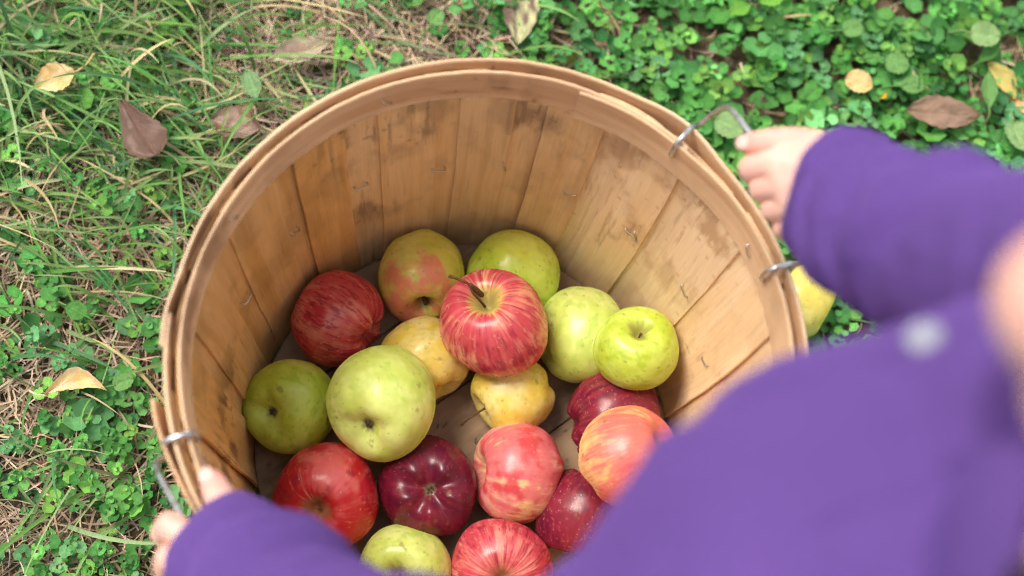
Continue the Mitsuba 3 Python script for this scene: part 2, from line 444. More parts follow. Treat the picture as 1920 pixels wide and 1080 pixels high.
# ------------------------------------------------------------------ single leaves
def big_leaf(length, width, shape, curl, wave, nu=26, nv=15, seed=0, side=0.0):
    """A leaf along +x from its stalk at the origin, with a midrib and a lifted or curled edge."""
    u = np.linspace(0, 1, nu)
    w = np.interp(u, np.linspace(0, 1, len(shape)), shape)
    w = np.convolve(np.pad(w, 2, mode='edge'), np.ones(5) / 5, 'valid') * 0.7 + w * 0.3
    w[0] = w[-1] = 0.02
    s = np.linspace(-1, 1, nv)
    U, S = np.meshgrid(u, s, indexing='ij')
    W = w[:, None] * width / 2 * (1 + 0.05 * np.sin(U * 37 + np.sign(S) * 1.3 + seed))
    X = U * length
    Y = S * W + side * length * (U - 0.5) ** 2 * 4 * 0.5
    n = meshkit.fbm(np.stack([U * 4 + seed, S * 2 + seed, U * 0], -1), 3, seed) - 0.5
    Z = curl * width * (np.abs(S) ** 1.8) * (0.4 + 0.6 * np.sin(np.pi * U)) + wave * width * n - 0.05 * width * np.exp(-(S / 0.10) ** 2)
    Z = Z + curl * 0.35 * length * (U - 0.45) ** 2
    # a little thickness: upper and lower face
    v = np.stack([X, Y, Z], -1).reshape(-1, 3)
    i, j = np.meshgrid(np.arange(nu - 1), np.arange(nv - 1), indexing='ij')
    q = np.stack([i * nv + j, (i + 1) * nv + j, (i + 1) * nv + j + 1, i * nv + j + 1], -1).reshape(-1, 4)
    return v, q, U.reshape(-1), S.reshape(-1)


def leaf_color(U, S, base, spot, amount, vein, seed):
    n = meshkit.fbm(np.stack([U * 5 + seed, S * 3, U * 0 + seed], -1), 4, seed)
    n2 = meshkit.fbm(np.stack([U * 16 + seed, S * 9, U * 0 + seed], -1), 3, seed + 3)
    t = np.clip((n - (0.72 - amount * 0.5)) / 0.16, 0, 1)[:, None]
    c = np.array(base) * (1 - t) + np.array(spot) * t
    rib = np.exp(-(S / 0.07) ** 2) + 0.45 * (np.abs(np.mod(U * 7 - np.abs(S) * 2.2, 1) - 0.5) < 0.09)
    return np.clip(c * (0.80 + 0.4 * n2[:, None]) * (1 + vein * rib[:, None]), 0.004, 0.85)


def place(v, x, y, z, yaw, pitch, roll):
    R = trimesh.transformations.euler_matrix(roll, -pitch, yaw, 'sxyz')[:3, :3]
    return v @ R.T + [x, y, z]


TEAR = [0.06, 0.30, 0.62, 0.88, 1.0, 1.0, 0.88, 0.5, 0.04]
OVAL = [0.10, 0.55, 0.85, 0.98, 1.0, 0.93, 0.75, 0.45, 0.04]
ROUND = [0.35, 0.80, 0.96, 1.0, 1.0, 0.97, 0.86, 0.62, 0.1]
LANCE = [0.10, 0.38, 0.66, 0.88, 1.0, 0.9, 0.66, 0.36, 0.03]


def single_leaf(name, cat, label, x, y, z, yaw, length, width, shape, base, spot, amount=0.4, vein=-0.12, curl=0.12, wave=0.22, pitch=0.0, roll=0.0,
                stalk=0.0, stalk_bend=0.3, bsdf='leaf_dry', stalk_color=None, seed=1, side=0.0, group=None):
    key = free(name)
    v, q, U, S = big_leaf(length, width, shape, curl, wave, seed=seed, side=side)
    z0 = z + 0.010 * (x < 0.1) + float(ground_z(np.array([x]), np.array([y]))[0])
    put(key + '__blade', (place(v, x, y, z0, yaw, pitch, roll), q), bsdf, True, color=leaf_color(U, S, base, spot, amount, vein, seed))
    if stalk > 0:
        p = np.array([[0.002, side * length * 0.5, 0], [-stalk * 0.5, side * length * 0.5 + stalk * stalk_bend * 0.2, 0.002], [-stalk, side * length * 0.5 + stalk * stalk_bend, 0.0 if bsdf == 'leaf_dry' else -0.012]])
        tv, tf = tube(place(p, x, y, z0, yaw, pitch, roll), [0.0009, 0.0007, 0.001], 6, 6)
        c = np.tile(np.array(stalk_color or base), (len(tv), 1))
        put(key + '__stalk', (tv, tf), bsdf, True, color=c)
    tag(key, label, cat, group)
    return key


FL = 'fallen_leaf'
single_leaf(FL, 'leaf', 'small ochre yellow leaf with a curved stalk lying on the grass', -0.315, 0.305, 0.032, math.radians(205), 0.034, 0.026, OVAL,
            (0.58, 0.41, 0.17), (0.62, 0.50, 0.29), 0.5, -0.1, 0.25, 0.15, stalk=0.020, stalk_bend=-0.5, seed=3)
single_leaf(FL, 'leaf', 'dark brown teardrop-shaped leaf lying on the grass', -0.276, 0.277, 0.037, math.radians(-58), 0.060, 0.036, [0.1, 0.28, 0.45, 0.62, 0.82, 1.0, 1.0, 0.8, 0.2],
            (0.105, 0.058, 0.042), (0.16, 0.105, 0.085), 0.35, 0.25, -0.06, 0.06, stalk=0.004, seed=5, pitch=0.08)
single_leaf(FL, 'leaf', 'pale green leaf with dark brown blotches behind the back rim of the basket', 0.060, 0.408, 0.018, math.radians(-96), 0.066, 0.031, OVAL,
            (0.40, 0.42, 0.22), (0.15, 0.10, 0.075), 0.62, 0.10, 0.1, 0.2, seed=8)
single_leaf(FL, 'leaf', 'greyish tan curled leaf among straw behind the left back of the basket', -0.160, 0.322, 0.016, math.radians(18), 0.056, 0.024, LANCE,
            (0.42, 0.42, 0.27), (0.34, 0.25, 0.20), 0.6, 0.12, 0.3, 0.25, seed=12)
single_leaf(FL, 'leaf', 'dull pinkish brown leaf beside the left back rim of the basket', -0.205, 0.268, 0.014, math.radians(-12), 0.042, 0.030, OVAL,
            (0.30, 0.22, 0.18), (0.18, 0.11, 0.07), 0.5, 0.1, 0.2, 0.3, seed=14)
single_leaf(FL, 'leaf', 'curled pale tan leaf with a yellow edge left of the basket', -0.322, 0.043, 0.024, math.radians(4), 0.046, 0.018, LANCE,
            (0.60, 0.49, 0.31), (0.64, 0.48, 0.22), 0.45, 0.06, 0.5, 0.4, stalk=0.012, stalk_bend=0.4, seed=17, side=-0.42)
single_leaf(FL, 'leaf', 'round tan leaf in the clover above the right sleeve', 0.338, 0.312, 0.034, math.radians(-20), 0.025, 0.022, ROUND,
            (0.52, 0.42, 0.19), (0.45, 0.30, 0.12), 0.3, -0.06, 0.15, 0.12, seed=19)
single_leaf(FL, 'leaf', 'big greyish brown dead leaf just beyond the right sleeve', 0.388, 0.280, 0.036, math.radians(-6), 0.064, 0.030, OVAL,
            (0.25, 0.165, 0.115), (0.16, 0.10, 0.07), 0.4, -0.25, 0.15, 0.35, seed=23)
single_leaf(FL, 'leaf', 'mottled yellow leaf beside the face at the edge of the clover', 0.474, 0.334, 0.022, math.radians(-62), 0.042, 0.022, LANCE,
            (0.46, 0.39, 0.13), (0.36, 0.34, 0.12), 0.4, 0.05, 0.35, 0.25, seed=27)
single_leaf(FL, 'leaf', 'pale orange leaf partly behind the blurred face', 0.490, 0.300, 0.020, math.radians(-10), 0.040, 0.030, OVAL,
            (0.60, 0.40, 0.20), (0.50, 0.27, 0.10), 0.4, 0.05, 0.2, 0.2, seed=29)
single_leaf(FL, 'leaf', 'tiny bright yellow leaf beside the round tan leaf', 0.371, 0.298, 0.024, math.radians(40), 0.009, 0.007, OVAL,
            (0.70, 0.45, 0.02), (0.62, 0.36, 0.02), 0.3, 0.0, 0.2, 0.1, seed=31)
single_leaf(FL, 'leaf', 'small buff leaf in the clover near the top of the picture', 0.420, 0.365, 0.024, math.radians(-30), 0.018, 0.013, OVAL,
            (0.55, 0.45, 0.18), (0.45, 0.33, 0.15), 0.4, 0.0, 0.3, 0.2, seed=33)
single_leaf(FL, 'leaf', 'orange brown curled leaf on the earth below the right wire handle', 0.222, 0.236, 0.018, math.radians(-70), 0.026, 0.014, LANCE,
            (0.40, 0.20, 0.10), (0.50, 0.36, 0.16), 0.4, 0.0, 0.5, 0.3, seed=35)
single_leaf(FL, 'leaf', 'reddish brown dead leaf beside the yellow apple on the ground', 0.305, 0.122, 0.012, math.radians(20), 0.036, 0.024, OVAL,
            (0.20, 0.10, 0.06), (0.13, 0.07, 0.05), 0.4, 0.1, 0.3, 0.3, seed=37)

BP = 'broadleaf_plant'
GREEN, GREEN2, PALE = (0.16, 0.33, 0.11), (0.10, 0.27, 0.07), (0.25, 0.40, 0.17)
for (label, x, y, z, yaw, ln, wd, shp, col, sd, pit) in [
    ('large round green leaf in the upper right clover', 0.452, 0.352, 0.040, -10, 0.027, 0.025, ROUND, PALE, 41, 0.1),
    ('flat round green leaf above the dead brown leaf', 0.374, 0.327, 0.036, -15, 0.022, 0.020, ROUND, GREEN, 43, 0.05),
    ('upright oval green leaf below the large round leaf', 0.462, 0.282, 0.034, 88, 0.034, 0.016, LANCE, GREEN, 45, 0.2),
    ('round pale green leaf under the right wire handle', 0.220, 0.272, 0.036, -35, 0.027, 0.026, ROUND, PALE, 47, 0.08),
    ('round green leaf near the top between two clover clumps', 0.340, 0.357, 0.034, 10, 0.019, 0.017, ROUND, GREEN, 49, 0.1),
    ('oval green leaf just right of the tiny yellow leaf', 0.386, 0.303, 0.034, 5, 0.022, 0.017, OVAL, GREEN, 51, 0.1),
    ('round green leaf at the right beside the blurred face', 0.482, 0.270, 0.036, -80, 0.030, 0.023, ROUND, PALE, 53, 0.1),
    ('long pale green leaf on straw left of the back rim', -0.176, 0.308, 0.030, -72, 0.030, 0.016, OVAL, (0.20, 0.34, 0.16), 55, 0.1),
    ('dark green broad leaf at the top left in the grass', -0.262, 0.395, 0.024, -25, 0.052, 0.030, OVAL, (0.10, 0.20, 0.055), 57, 0.05),
    ('heart-shaped green leaf behind the back rim left of the blotched leaf', -0.022, 0.352, 0.034, 60, 0.016, 0.014, ROUND, GREEN, 59, 0.1),
    ('slanted green leaf at the upper right next to the large round leaf', 0.462, 0.330, 0.030, 40, 0.028, 0.013, LANCE, GREEN2, 61, 0.25),
    ('flat green leaf in the straw beside the left rim', -0.272, 0.041, 0.022, 20, 0.017, 0.013, ROUND, GREEN, 63, 0.05),
    ('darker green round leaf left of the basket above the curled tan leaf', -0.296, 0.098, 0.022, 150, 0.017, 0.015, ROUND, GREEN2, 65, 0.05),
]:
    single_leaf(BP, 'plant', label, x, y, z, math.radians(yaw), ln, wd, shp, col, tuple(0.8 * k for k in col), 0.35, 0.22, 0.12, 0.12, pit, 0.0,
                stalk=0.016, bsdf='leaf_green', seed=sd)
# a three-leaved sprig with pointed bright leaves
k0 = free(BP)
for a, (dx, dy) in zip((100, 10, 210), ((0, 0.004), (0.004, 0), (-0.004, -0.002))):
    v, q, U, S = big_leaf(0.026, 0.016, LANCE, 0.15, 0.12, seed=70 + a)
    put(k0 + '__leaf', (place(v, 0.262 + dx, 0.382 + dy, 0.036, math.radians(a), 0.2, 0), q), 'leaf_green', True, color=leaf_color(U, S, (0.17, 0.40, 0.07), (0.13, 0.33, 0.05), 0.3, 0.15, a))
tag(k0, 'bright green sprig with three pointed leaves at the top behind the basket', 'plant')

# ------------------------------------------------------------------ basket
FZ = 0.012


def r_in(z):
    return 0.1655 + 0.0925 * (z - FZ)


def grid_solid(P, Q):
    """Closed slab between two equal grids of points (inner P, outer Q)."""
    a, b = P.shape[:2]
    v = np.vstack([P.reshape(-1, 3), Q.reshape(-1, 3)])
    n = a * b
    i, j = np.meshgrid(np.arange(a - 1), np.arange(b - 1), indexing='ij')
    q = np.stack([i * b + j, (i + 1) * b + j, (i + 1) * b + j + 1, i * b + j + 1], -1).reshape(-1, 4)
    f = [q, q[:, ::-1] + n]
    for idx in (np.arange(a) * b, (np.arange(a) * b + b - 1)[::-1]):
        f.append(np.stack([idx[:-1], idx[:-1] + n, idx[1:] + n, idx[1:]], 1)[:, ::-1])
    for idx in (np.arange(b)[::-1], (a - 1) * b + np.arange(b)):
        f.append(np.stack([idx[:-1], idx[:-1] + n, idx[1:] + n, idx[1:]], 1)[:, ::-1])
    return v, np.vstack(f)


def stave(a0, a1, inset, th, idx, key, top):
    nz, na = 16, 7
    z = np.linspace(0.004, top, nz)
    s = np.linspace(0, 1, na)
    bow = 0.0022 * np.sin(np.pi * (z / top)) * rng.normal(0, 1) + 0.0012 * (meshkit.fbm(np.stack([z * 30, z * 0 + idx, z * 0], -1), 2, idx) - 0.5)
    A = a0 + (a1 - a0) * s[None, :] + (bow / 0.18)[:, None]
    Zg = np.repeat(z[:, None], na, 1)
    lift = 0.0009 * (meshkit.fbm(np.stack([Zg * 25, A * 6, A * 0 + idx], -1), 2, idx + 50) - 0.5) * 2
    cup = 0.0007 * (2 * s[None, :] - 1) ** 2
    Rr = r_in(Zg) + inset + lift + cup * (1 if idx % 3 else -1)
    f = lambda R: np.stack([R * np.cos(A), R * np.sin(A), Zg], -1)
    v, q = grid_solid(f(Rr), f(Rr + th))
    uv = np.tile(np.stack([idx + 0.04 + 0.92 * np.repeat(s[None], nz, 0), Zg], -1).reshape(-1, 2), (2, 1))
    deg = math.degrees((a0 + a1) / 2) % 360
    mat = 'amber_shaded_wood' if 118 < deg < 250 else ('pale_lit_wood' if (deg < 66 or deg > 300) else 'honey_wood')  # painted light and shade: darker staves on the left wall, paler on the right
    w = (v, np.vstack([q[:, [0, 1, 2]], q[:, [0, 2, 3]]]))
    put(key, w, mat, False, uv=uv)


edges = np.radians([0, 19, 39.5, 57, 77, 92.5, 113, 131, 153, 171, 194, 217, 239, 262, 286, 308, 331, 360]) + np.radians(5)
for k in range(len(edges) - 1):                                   # inner layer, leaving narrow gaps
    w = edges[k + 1] - edges[k]
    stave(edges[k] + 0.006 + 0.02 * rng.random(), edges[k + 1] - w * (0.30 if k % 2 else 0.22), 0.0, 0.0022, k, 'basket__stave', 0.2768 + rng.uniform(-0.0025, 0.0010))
for k in range(len(edges) - 1):                                   # outer layer behind the gaps
    w = edges[k + 1] - edges[k]
    c0 = edges[k + 1] - w * 0.12
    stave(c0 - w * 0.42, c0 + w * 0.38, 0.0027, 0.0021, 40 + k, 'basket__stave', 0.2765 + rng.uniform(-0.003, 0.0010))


def hoop(key, a0, a1, z0, z1, rfun, th, mat, idx, seed, slope=0.085):
    """A bent wooden band with slightly rounded edges running from a0 to a1."""
    n = max(int((a1 - a0) / 0.03), 6)
    a = np.linspace(a0, a1, n)
    c = 0.0009
    prof = np.array([[0, c], [0, 0.5], [0, -c], [c, 0], [th - c, 0], [th, -c], [th, 0.5], [th, c], [th - c, 0], [c, 0]], float)
    V, UV = [], []
    for t in a:
        w1 = 0.0011 * (meshkit.fbm(np.array([t * 3.0, seed, 0.3]), 3, seed) - 0.5) * 2
        w2 = 0.0018 * (meshkit.fbm(np.array([t * 2.0, seed, 7.3]), 3, seed + 5) - 0.5) * 2
        lo, hi = z0 + w2, z1 + w2 + 0.0006 * (meshkit.noise(np.array([t * 40, 1.0, seed])) - 0.5)
        zs = [lo + c, (lo + hi) / 2, hi - c, hi, hi, hi - c, (lo + hi) / 2, lo + c, lo, lo]
        R = rfun(t) + w1
        for (dr_, _), zz in zip(prof, zs):
            r = R + dr_ + slope * (zz - z1)
            V.append([r * math.cos(t), r * math.sin(t), zz])
            UV.append([idx + 0.02 + 0.96 * (t - a0) / (a1 - a0), zz + dr_ * 3])
    m = len(prof)
    i, j = np.meshgrid(np.arange(n - 1), np.arange(m), indexing='ij')
    q = np.stack([i * m + j, i * m + (j + 1) % m, (i + 1) * m + (j + 1) % m, (i + 1) * m + j], -1).reshape(-1, 4)
    f = np.vstack([q[:, [0, 2, 1]], q[:, [0, 3, 2]]])
    fan = np.array([[0, k, k + 1] for k in range(1, m - 1)])
    f = np.vstack([f, fan, fan[:, ::-1] + (n - 1) * m])
    put(key, (np.array(V), f), mat, False, uv=np.array(UV))


D = math.radians
sm = lambda a, b, t: float(np.clip((t - a) / (b - a), 0, 1) ** 2 * (3 - 2 * np.clip((t - a) / (b - a), 0, 1)))
# inner rim band: laps over itself at 70 degrees, the lapped end lies inside
hoop('basket__inner_rim_band', D(46) - 2 * np.pi, D(70.5), 0.2515, 0.2840, lambda t: 0.1878 - 0.0028 * sm(D(28), D(50), t), 0.0024, 'hoop_wood', 0, 3)
# outer rim bands: two thin layers, the outer one springs away at its ends
hoop('basket__outer_rim_band', D(-187), D(179), 0.2460, 0.2850, lambda t: 0.1958 + 0.0026 * sm(D(165), D(174), t) + 0.0042 * math.exp(-((t - D(50)) / 0.16) ** 2), 0.0028, 'hoop_wood', 1, 9)
hoop('basket__outer_rim_band', D(-172), D(-70), 0.2440, 0.2835, lambda t: 0.1990 + 0.0050 * sm(D(-150), D(-172), t), 0.0026, 'hoop_wood', 2, 15)
hoop('basket__middle_band', D(0), D(372), 0.135, 0.165, lambda t: r_in(0.165) + 0.0058 + 0.0022 * sm(D(345), D(360), t), 0.0022, 'hoop_wood', 3, 21)
hoop('basket__bottom_band', D(120), D(492), 0.004, 0.030, lambda t: r_in(0.030) + 0.0058 + 0.0022 * sm(D(465), D(480), t), 0.0022, 'hoop_wood', 4, 27)

# floor boards, running from the lower left to the upper right
disc = Point(0, 0).buffer(0.1640, 96)
ang = 35.1
wd = 0.072
for k in range(-3, 3):
    strip = sbox(-0.3, k * wd + 0.036 + 0.0006, 0.3, (k + 1) * wd + 0.036 - 0.0006)
    pieces = [affinity.rotate(strip, ang, origin=(0, 0))]
    for s in pieces:
        g_ = s.intersection(disc)
        if g_.is_empty or g_.area < 1e-5:
            continue
        mesh = trimesh.creation.extrude_polygon(g_, 0.006, engine='earcut')
        mesh.apply_translation([0, 0, 0.006 + (0.0005 if k % 2 else -0.0003)])
        put('basket__floor_board', mesh, 'floor_wood', False)


def staple(p, out, along, w=0.010, key='basket__staple', r=0.00055):
    p, out, along = np.array(p, float), unit(out), unit(along)
    pts = [p - along * w / 2 + out * -0.002, p - along * w / 2 + out * 0.0012, p + out * 0.0016, p + along * w / 2 + out * 0.0012, p + along * w * 0.6 + out * -0.002]
    put(key, tube(pts, r, 6, 4), 'staple_metal', True)


for deg, z, tw in [(97.7, 0.147, 0.2), (82.1, 0.152, 1.3), (65.0, 0.140, -0.5), (45.9, 0.138, 1.1), (47.4, 0.1385, 0.0), (11.1, 0.1245, -0.6), (116.8, 0.154, 0.1), (135.9, 0.155, 0.7), (28, 0.142, 0.5),
                   (155, 0.15, 0.2), (205, 0.146, 0.3), (240, 0.15, -0.3), (280, 0.15, 0.4), (320, 0.148, 0.0)]:
    a = D(deg)
    rad = np.array([math.cos(a), math.sin(a), 0])
    tan = np.array([-math.sin(a), math.cos(a), 0])
    staple(rad * (r_in(z) - 0.0004) + [0, 0, z], -rad, tan * math.cos(tw) + np.array([0, 0, 1]) * math.sin(tw), 0.009)
for deg in (22.7, 51, 110, 150, 200):
    a = D(deg)
    rad = np.array([math.cos(a), math.sin(a), 0])
    tan = np.array([-math.sin(a), math.cos(a), 0])
    staple(rad * 0.1859 + [0, 0, 0.266], -rad, tan * 0.7 + np.array([0, 0, 0.7]), 0.008)
for (x, y), h in zip([(-0.0209, 0.0085), (0.0085, -0.004)], (0.006, 0.007)):     # staple legs that stick up through the floor
    for dx in (0.0, 0.0032):
        put('basket__staple', tube([[x + dx, y, FZ - 0.001], [x + dx * 1.5 + 0.0005, y + 0.002, FZ + h * 0.6], [x + dx * 2.1 + 0.001, y + 0.004, FZ + h]], 0.0006, 6, 4), 'staple_metal', True)

# wire handles with their rim loops
WR = 0.0019


def rim_loop(handle, deg):
    a = D(deg)
    P = lambda r, z: np.array([r * math.cos(a), r * math.sin(a), z])
    pts = [P(0.1868, 0.266), P(0.1838, 0.272), P(0.1842, 0.282), P(0.1880, 0.2878), P(0.195, 0.2888), P(0.2015, 0.2865), P(0.2042, 0.279), P(0.2040, 0.268)]
    put(handle + '__rim_loop', tube(pts, WR, 10, 6), 'wire_metal', True)


put('basket__handle__grip_wire', tube([[0.1376, 0.1512, 0.2600], [0.1385, 0.1530, 0.2760], [0.1405, 0.1500, 0.2960], [0.1430, 0.1440, 0.3270], [0.1444, 0.1355, 0.3459], [0.1526, 0.1122, 0.3585], [0.1665, 0.0881, 0.3629],
                           [0.1822, 0.0641, 0.3644], [0.1931, 0.0488, 0.3607], [0.1930, 0.0430, 0.3532], [0.1900, 0.0460, 0.3214], [0.1925, 0.0530, 0.2900], [0.1935, 0.0560, 0.2600]], WR, 10, 8), 'wire_metal', True)
rim_loop('basket__handle', 48.1)
rim_loop('basket__handle', 16.1)
put('basket__handle_001__grip_wire', tube([[-0.1940, -0.0560, 0.2620], [-0.1975, -0.0585, 0.2600], [-0.2018, -0.0632, 0.2667], [-0.1991, -0.0724, 0.2747], [-0.1849, -0.0969, 0.2895], [-0.1745, -0.1191, 0.2942],
                               [-0.1620, -0.1440, 0.2953], [-0.1545, -0.1560, 0.2920], [-0.1470, -0.1560, 0.2800], [-0.1440, -0.1470, 0.2620]], WR, 10, 8), 'wire_metal', True)
rim_loop('basket__handle_001', -164.3)
rim_loop('basket__handle_001', -134.0)
tag('basket', 'round wooden bushel basket of thin staves with wire handles, holding apples', 'basket')

# ------------------------------------------------------------------ apples
PROF = np.array([(0, .46), (.05, .475), (.10, .53), (.17, .63), (.27, .735), (.40, .80), (.55, .79), (.70, .70), (.84, .54), (.94, .31), (1.0, .03), (.985, -.20), (.92, -.42),
                 (.80, -.61), (.66, -.74), (.50, -.805), (.36, -.79), (.25, -.735), (.16, -.67), (.09, -.625), (0, -.60)])


def frame(axis, spin=0.0):
    z = unit(axis)
    x = unit(np.cross([0.31, 0.87, 0.39], z))
    y = np.cross(z, x)
    c, s = math.cos(spin), math.sin(spin)
    return np.stack([x * c + y * s, y * c - x * s, z], 1)


def sstep(a, b, t):
    t = np.clip((t - a) / (b - a), 0, 1)
    return t * t * (3 - 2 * t)


def lerp(a, b, t):
    t = np.asarray(t)[..., None]
    return np.asarray(a) * (1 - t) + np.asarray(b) * t


def apple_color(kind, Pn, th, lat, seed, r):
    """Skin colour from the variety: ground colour, over-colour stripes and flush, russet in the stem cavity, lenticels."""
    f = lambda k, s=0: meshkit.fbm(Pn * k + seed * 3.7, 4, seed + s)
    st = np.stack([np.cos(th), np.sin(th)], -1)
    stripe = lambda k, lz, s: meshkit.fbm(np.concatenate([st * k, lat[..., None] * lz], -1) + seed * 1.9, 3, seed + s)
    blotch, fine = f(2.2), f(9, 5)
    hemi = Pn @ unit(r.normal(size=3))
    if kind in ('green', 'pale', 'yellow', 'blush', 'lemon'):
        base = {'green': ((0.41, 0.54, 0.045), (0.49, 0.64, 0.105)), 'pale': ((0.49, 0.61, 0.125), (0.60, 0.70, 0.22)), 'yellow': ((0.66, 0.52, 0.085), (0.72, 0.62, 0.24)),
                'lemon': ((0.66, 0.60, 0.10), (0.72, 0.67, 0.20)), 'blush': ((0.60, 0.56, 0.075), (0.66, 0.61, 0.14))}[kind]
        c = lerp(base[0], base[1], sstep(0.35, 0.65, blotch))
        c = lerp(c, np.array(base[0]) * (0.72, 0.86, 0.6), 0.55 * sstep(0.54, 0.70, f(5.5, 9)))
        c = lerp(c, (0.62, 0.42, 0.10), 0.35 * sstep(0.35, 0.95, hemi) * (kind != 'pale'))
        if kind == 'blush':
            t = sstep(0.45, 1.0, 0.85 * lat + 0.35 * hemi + 2.2 * (f(1.8, 13) - 0.45) + 0.8 * (fine - 0.5))
            c = lerp(c, (0.68, 0.20, 0.12), 0.88 * t)
        dots, dotc, nd = 0.5, (0.20, 0.15, 0.04), 130
    else:
        # broken streaks along the meridians over a mottled ground colour
        s1 = 0.42 * stripe(11, 1.6, 1) + 0.30 * stripe(30, 4.0, 2) + 0.38 * blotch - 0.05
        s2 = 0.40 * stripe(17, 2.6, 3) + 0.30 * f(4.0, 6) + 0.35 * stripe(42, 6.0, 4) - 0.02
        s3 = 0.55 * stripe(5, 0.9, 5) + 0.30 * f(6, 7) + 0.15 * stripe(30, 3.0, 6)
        rr_ = np.hypot(Pn[..., 0], Pn[..., 1])
        if kind == 'striped':
            c = lerp((0.62, 0.27, 0.16), (0.58, 0.16, 0.15), sstep(0.35, 0.65, blotch))
            c = lerp(c, (0.46, 0.046, 0.070), 0.92 * sstep(0.40, 0.58, s1))
            c = lerp(c, (0.24, 0.014, 0.032), 0.65 * sstep(0.52, 0.64, s2))
            c = lerp(c, (0.56, 0.47, 0.11), 0.9 * sstep(0.44, 0.18, rr_ + 0.9 * (s1 - 0.5)) * (lat > 0))
            dots, dotc, nd = 0.4, (0.70, 0.50, 0.35), 200
        elif kind == 'red':
            c = lerp((0.58, 0.18, 0.13), (0.50, 0.060, 0.060), sstep(0.36, 0.56, s3))
            c = lerp(c, (0.42, 0.020, 0.036), 0.92 * sstep(0.45, 0.57, s1 + 0.10 * hemi))
            c = lerp(c, (0.27, 0.010, 0.020), 0.75 * sstep(0.53, 0.63, s2))
            dots, dotc, nd = 0.5, (0.72, 0.45, 0.30), 260
        elif kind == 'peach':
            c = lerp((0.72, 0.52, 0.20), (0.70, 0.40, 0.19), sstep(0.35, 0.65, blotch))
            side_ = Pn @ np.array([0.2, -0.75, 0.65])
            c = lerp(c, (0.60, 0.13, 0.13), 0.9 * sstep(0.22, 0.52, s1 + 0.20 * side_))
            c = lerp(c, (0.50, 0.05, 0.06), 0.55 * sstep(0.52, 0.66, s2 + 0.10 * side_))
            dots, dotc, nd = 0.35, (0.75, 0.55, 0.40), 160
        elif kind == 'rosy':
            c = lerp((0.66, 0.26, 0.23), (0.58, 0.12, 0.14), sstep(0.36, 0.60, s3))
            c = lerp(c, (0.46, 0.035, 0.065), 0.85 * sstep(0.44, 0.60, s1 + 0.18 * (rr_ - 0.6)))
            c = lerp(c, (0.24, 0.010, 0.030), 0.70 * sstep(0.53, 0.64, s2 + 0.10 * (rr_ - 0.6)))
            dots, dotc, nd = 0.4, (0.74, 0.48, 0.36), 220
        elif kind == 'scarlet':
            c = lerp((0.60, 0.11, 0.11), (0.46, 0.014, 0.024), sstep(0.36, 0.52, 0.55 * blotch + 0.45 * s3))
            c = lerp(c, (0.30, 0.014, 0.035), 0.70 * sstep(0.54, 0.66, f(3.4, 6)))
            c = lerp(c, (0.72, 0.36, 0.30), 0.55 * sstep(0.58, 0.70, s1))
            dots, dotc, nd = 0.5, (0.75, 0.5, 0.35), 150
        elif kind == 'dark':
            c = lerp((0.150, 0.006, 0.026), (0.080, 0.004, 0.022), sstep(0.35, 0.65, blotch))
            c = lerp(c, (0.22, 0.013, 0.036), 0.55 * sstep(0.48, 0.66, s2))
            dots, dotc, nd = 0.50, (0.50, 0.20, 0.17), 520
        elif kind == 'plum':
            c = lerp((0.19, 0.013, 0.034), (0.11, 0.008, 0.028), sstep(0.38, 0.62, blotch))
            c = lerp(c, (0.30, 0.028, 0.045), 0.60 * sstep(0.46, 0.62, s1))
            dots, dotc, nd = 0.55, (0.62, 0.36, 0.31), 1100
        else:                                                        # pink: broad soft streaks on cream
            c = lerp((0.70, 0.47, 0.24), (0.68, 0.32, 0.26), sstep(0.35, 0.65, blotch))
            c = lerp(c, (0.58, 0.115, 0.15), 0.88 * sstep(0.42, 0.58, s3 + 0.16 * hemi))
            c = lerp(c, (0.50, 0.040, 0.050), 0.80 * sstep(0.48, 0.60, 0.6 * f(2.6, 9) + 0.4 * s3))
            c = lerp(c, (0.52, 0.10, 0.13), 0.45 * sstep(0.50, 0.62, s2))
            dots, dotc, nd = 0.35, (0.75, 0.55, 0.40), 160
    c = c * (0.88 + 0.24 * fine[..., None])
    scab = sstep(0.71, 0.80, f(6.5, 31)) * 0.5 + sstep(0.75, 0.80, f(14, 37)) * 0.45      # scabs and rubbed spots
    c = lerp(c, (0.20, 0.13, 0.055), np.clip(scab, 0, 0.7))
    d = r.normal(size=(nd, 3))
    d /= np.linalg.norm(d, axis=1, keepdims=True)
    from scipy.spatial import cKDTree
    size = r.uniform(0.009, 0.022, nd) * (0.62 if kind in ('plum', 'dark') else 1)
    u = Pn / np.linalg.norm(Pn, axis=-1, keepdims=True)
    dist, who = cKDTree(d).query(u.reshape(-1, 3))
    t = np.clip(1.25 - dist / size[who], 0, 1).reshape(lat.shape) * dots
    c = lerp(c, dotc, t)
    # russet in the stem cavity and at the eye
    rr = np.hypot(Pn[..., 0], Pn[..., 1])
    rag = 0.14 * (meshkit.fbm(np.concatenate([st * 3, st[..., :1] * 0], -1) + seed, 3, seed + 8) - 0.5) * 2
    t = sstep(0.34, 0.10, rr + rag) * (lat > 0)
    c = lerp(c, (0.27, 0.22, 0.075) if kind in ('green', 'pale', 'yellow', 'blush', 'lemon', 'striped') else (0.30, 0.19, 0.085), 0.75 * t)
    t = sstep(0.17, 0.07, rr + rag * 0.4) * (lat < 0)
    c = lerp(c, (0.16, 0.13, 0.07), 0.8 * t)
    return np.clip(c, 0.003, 0.85)


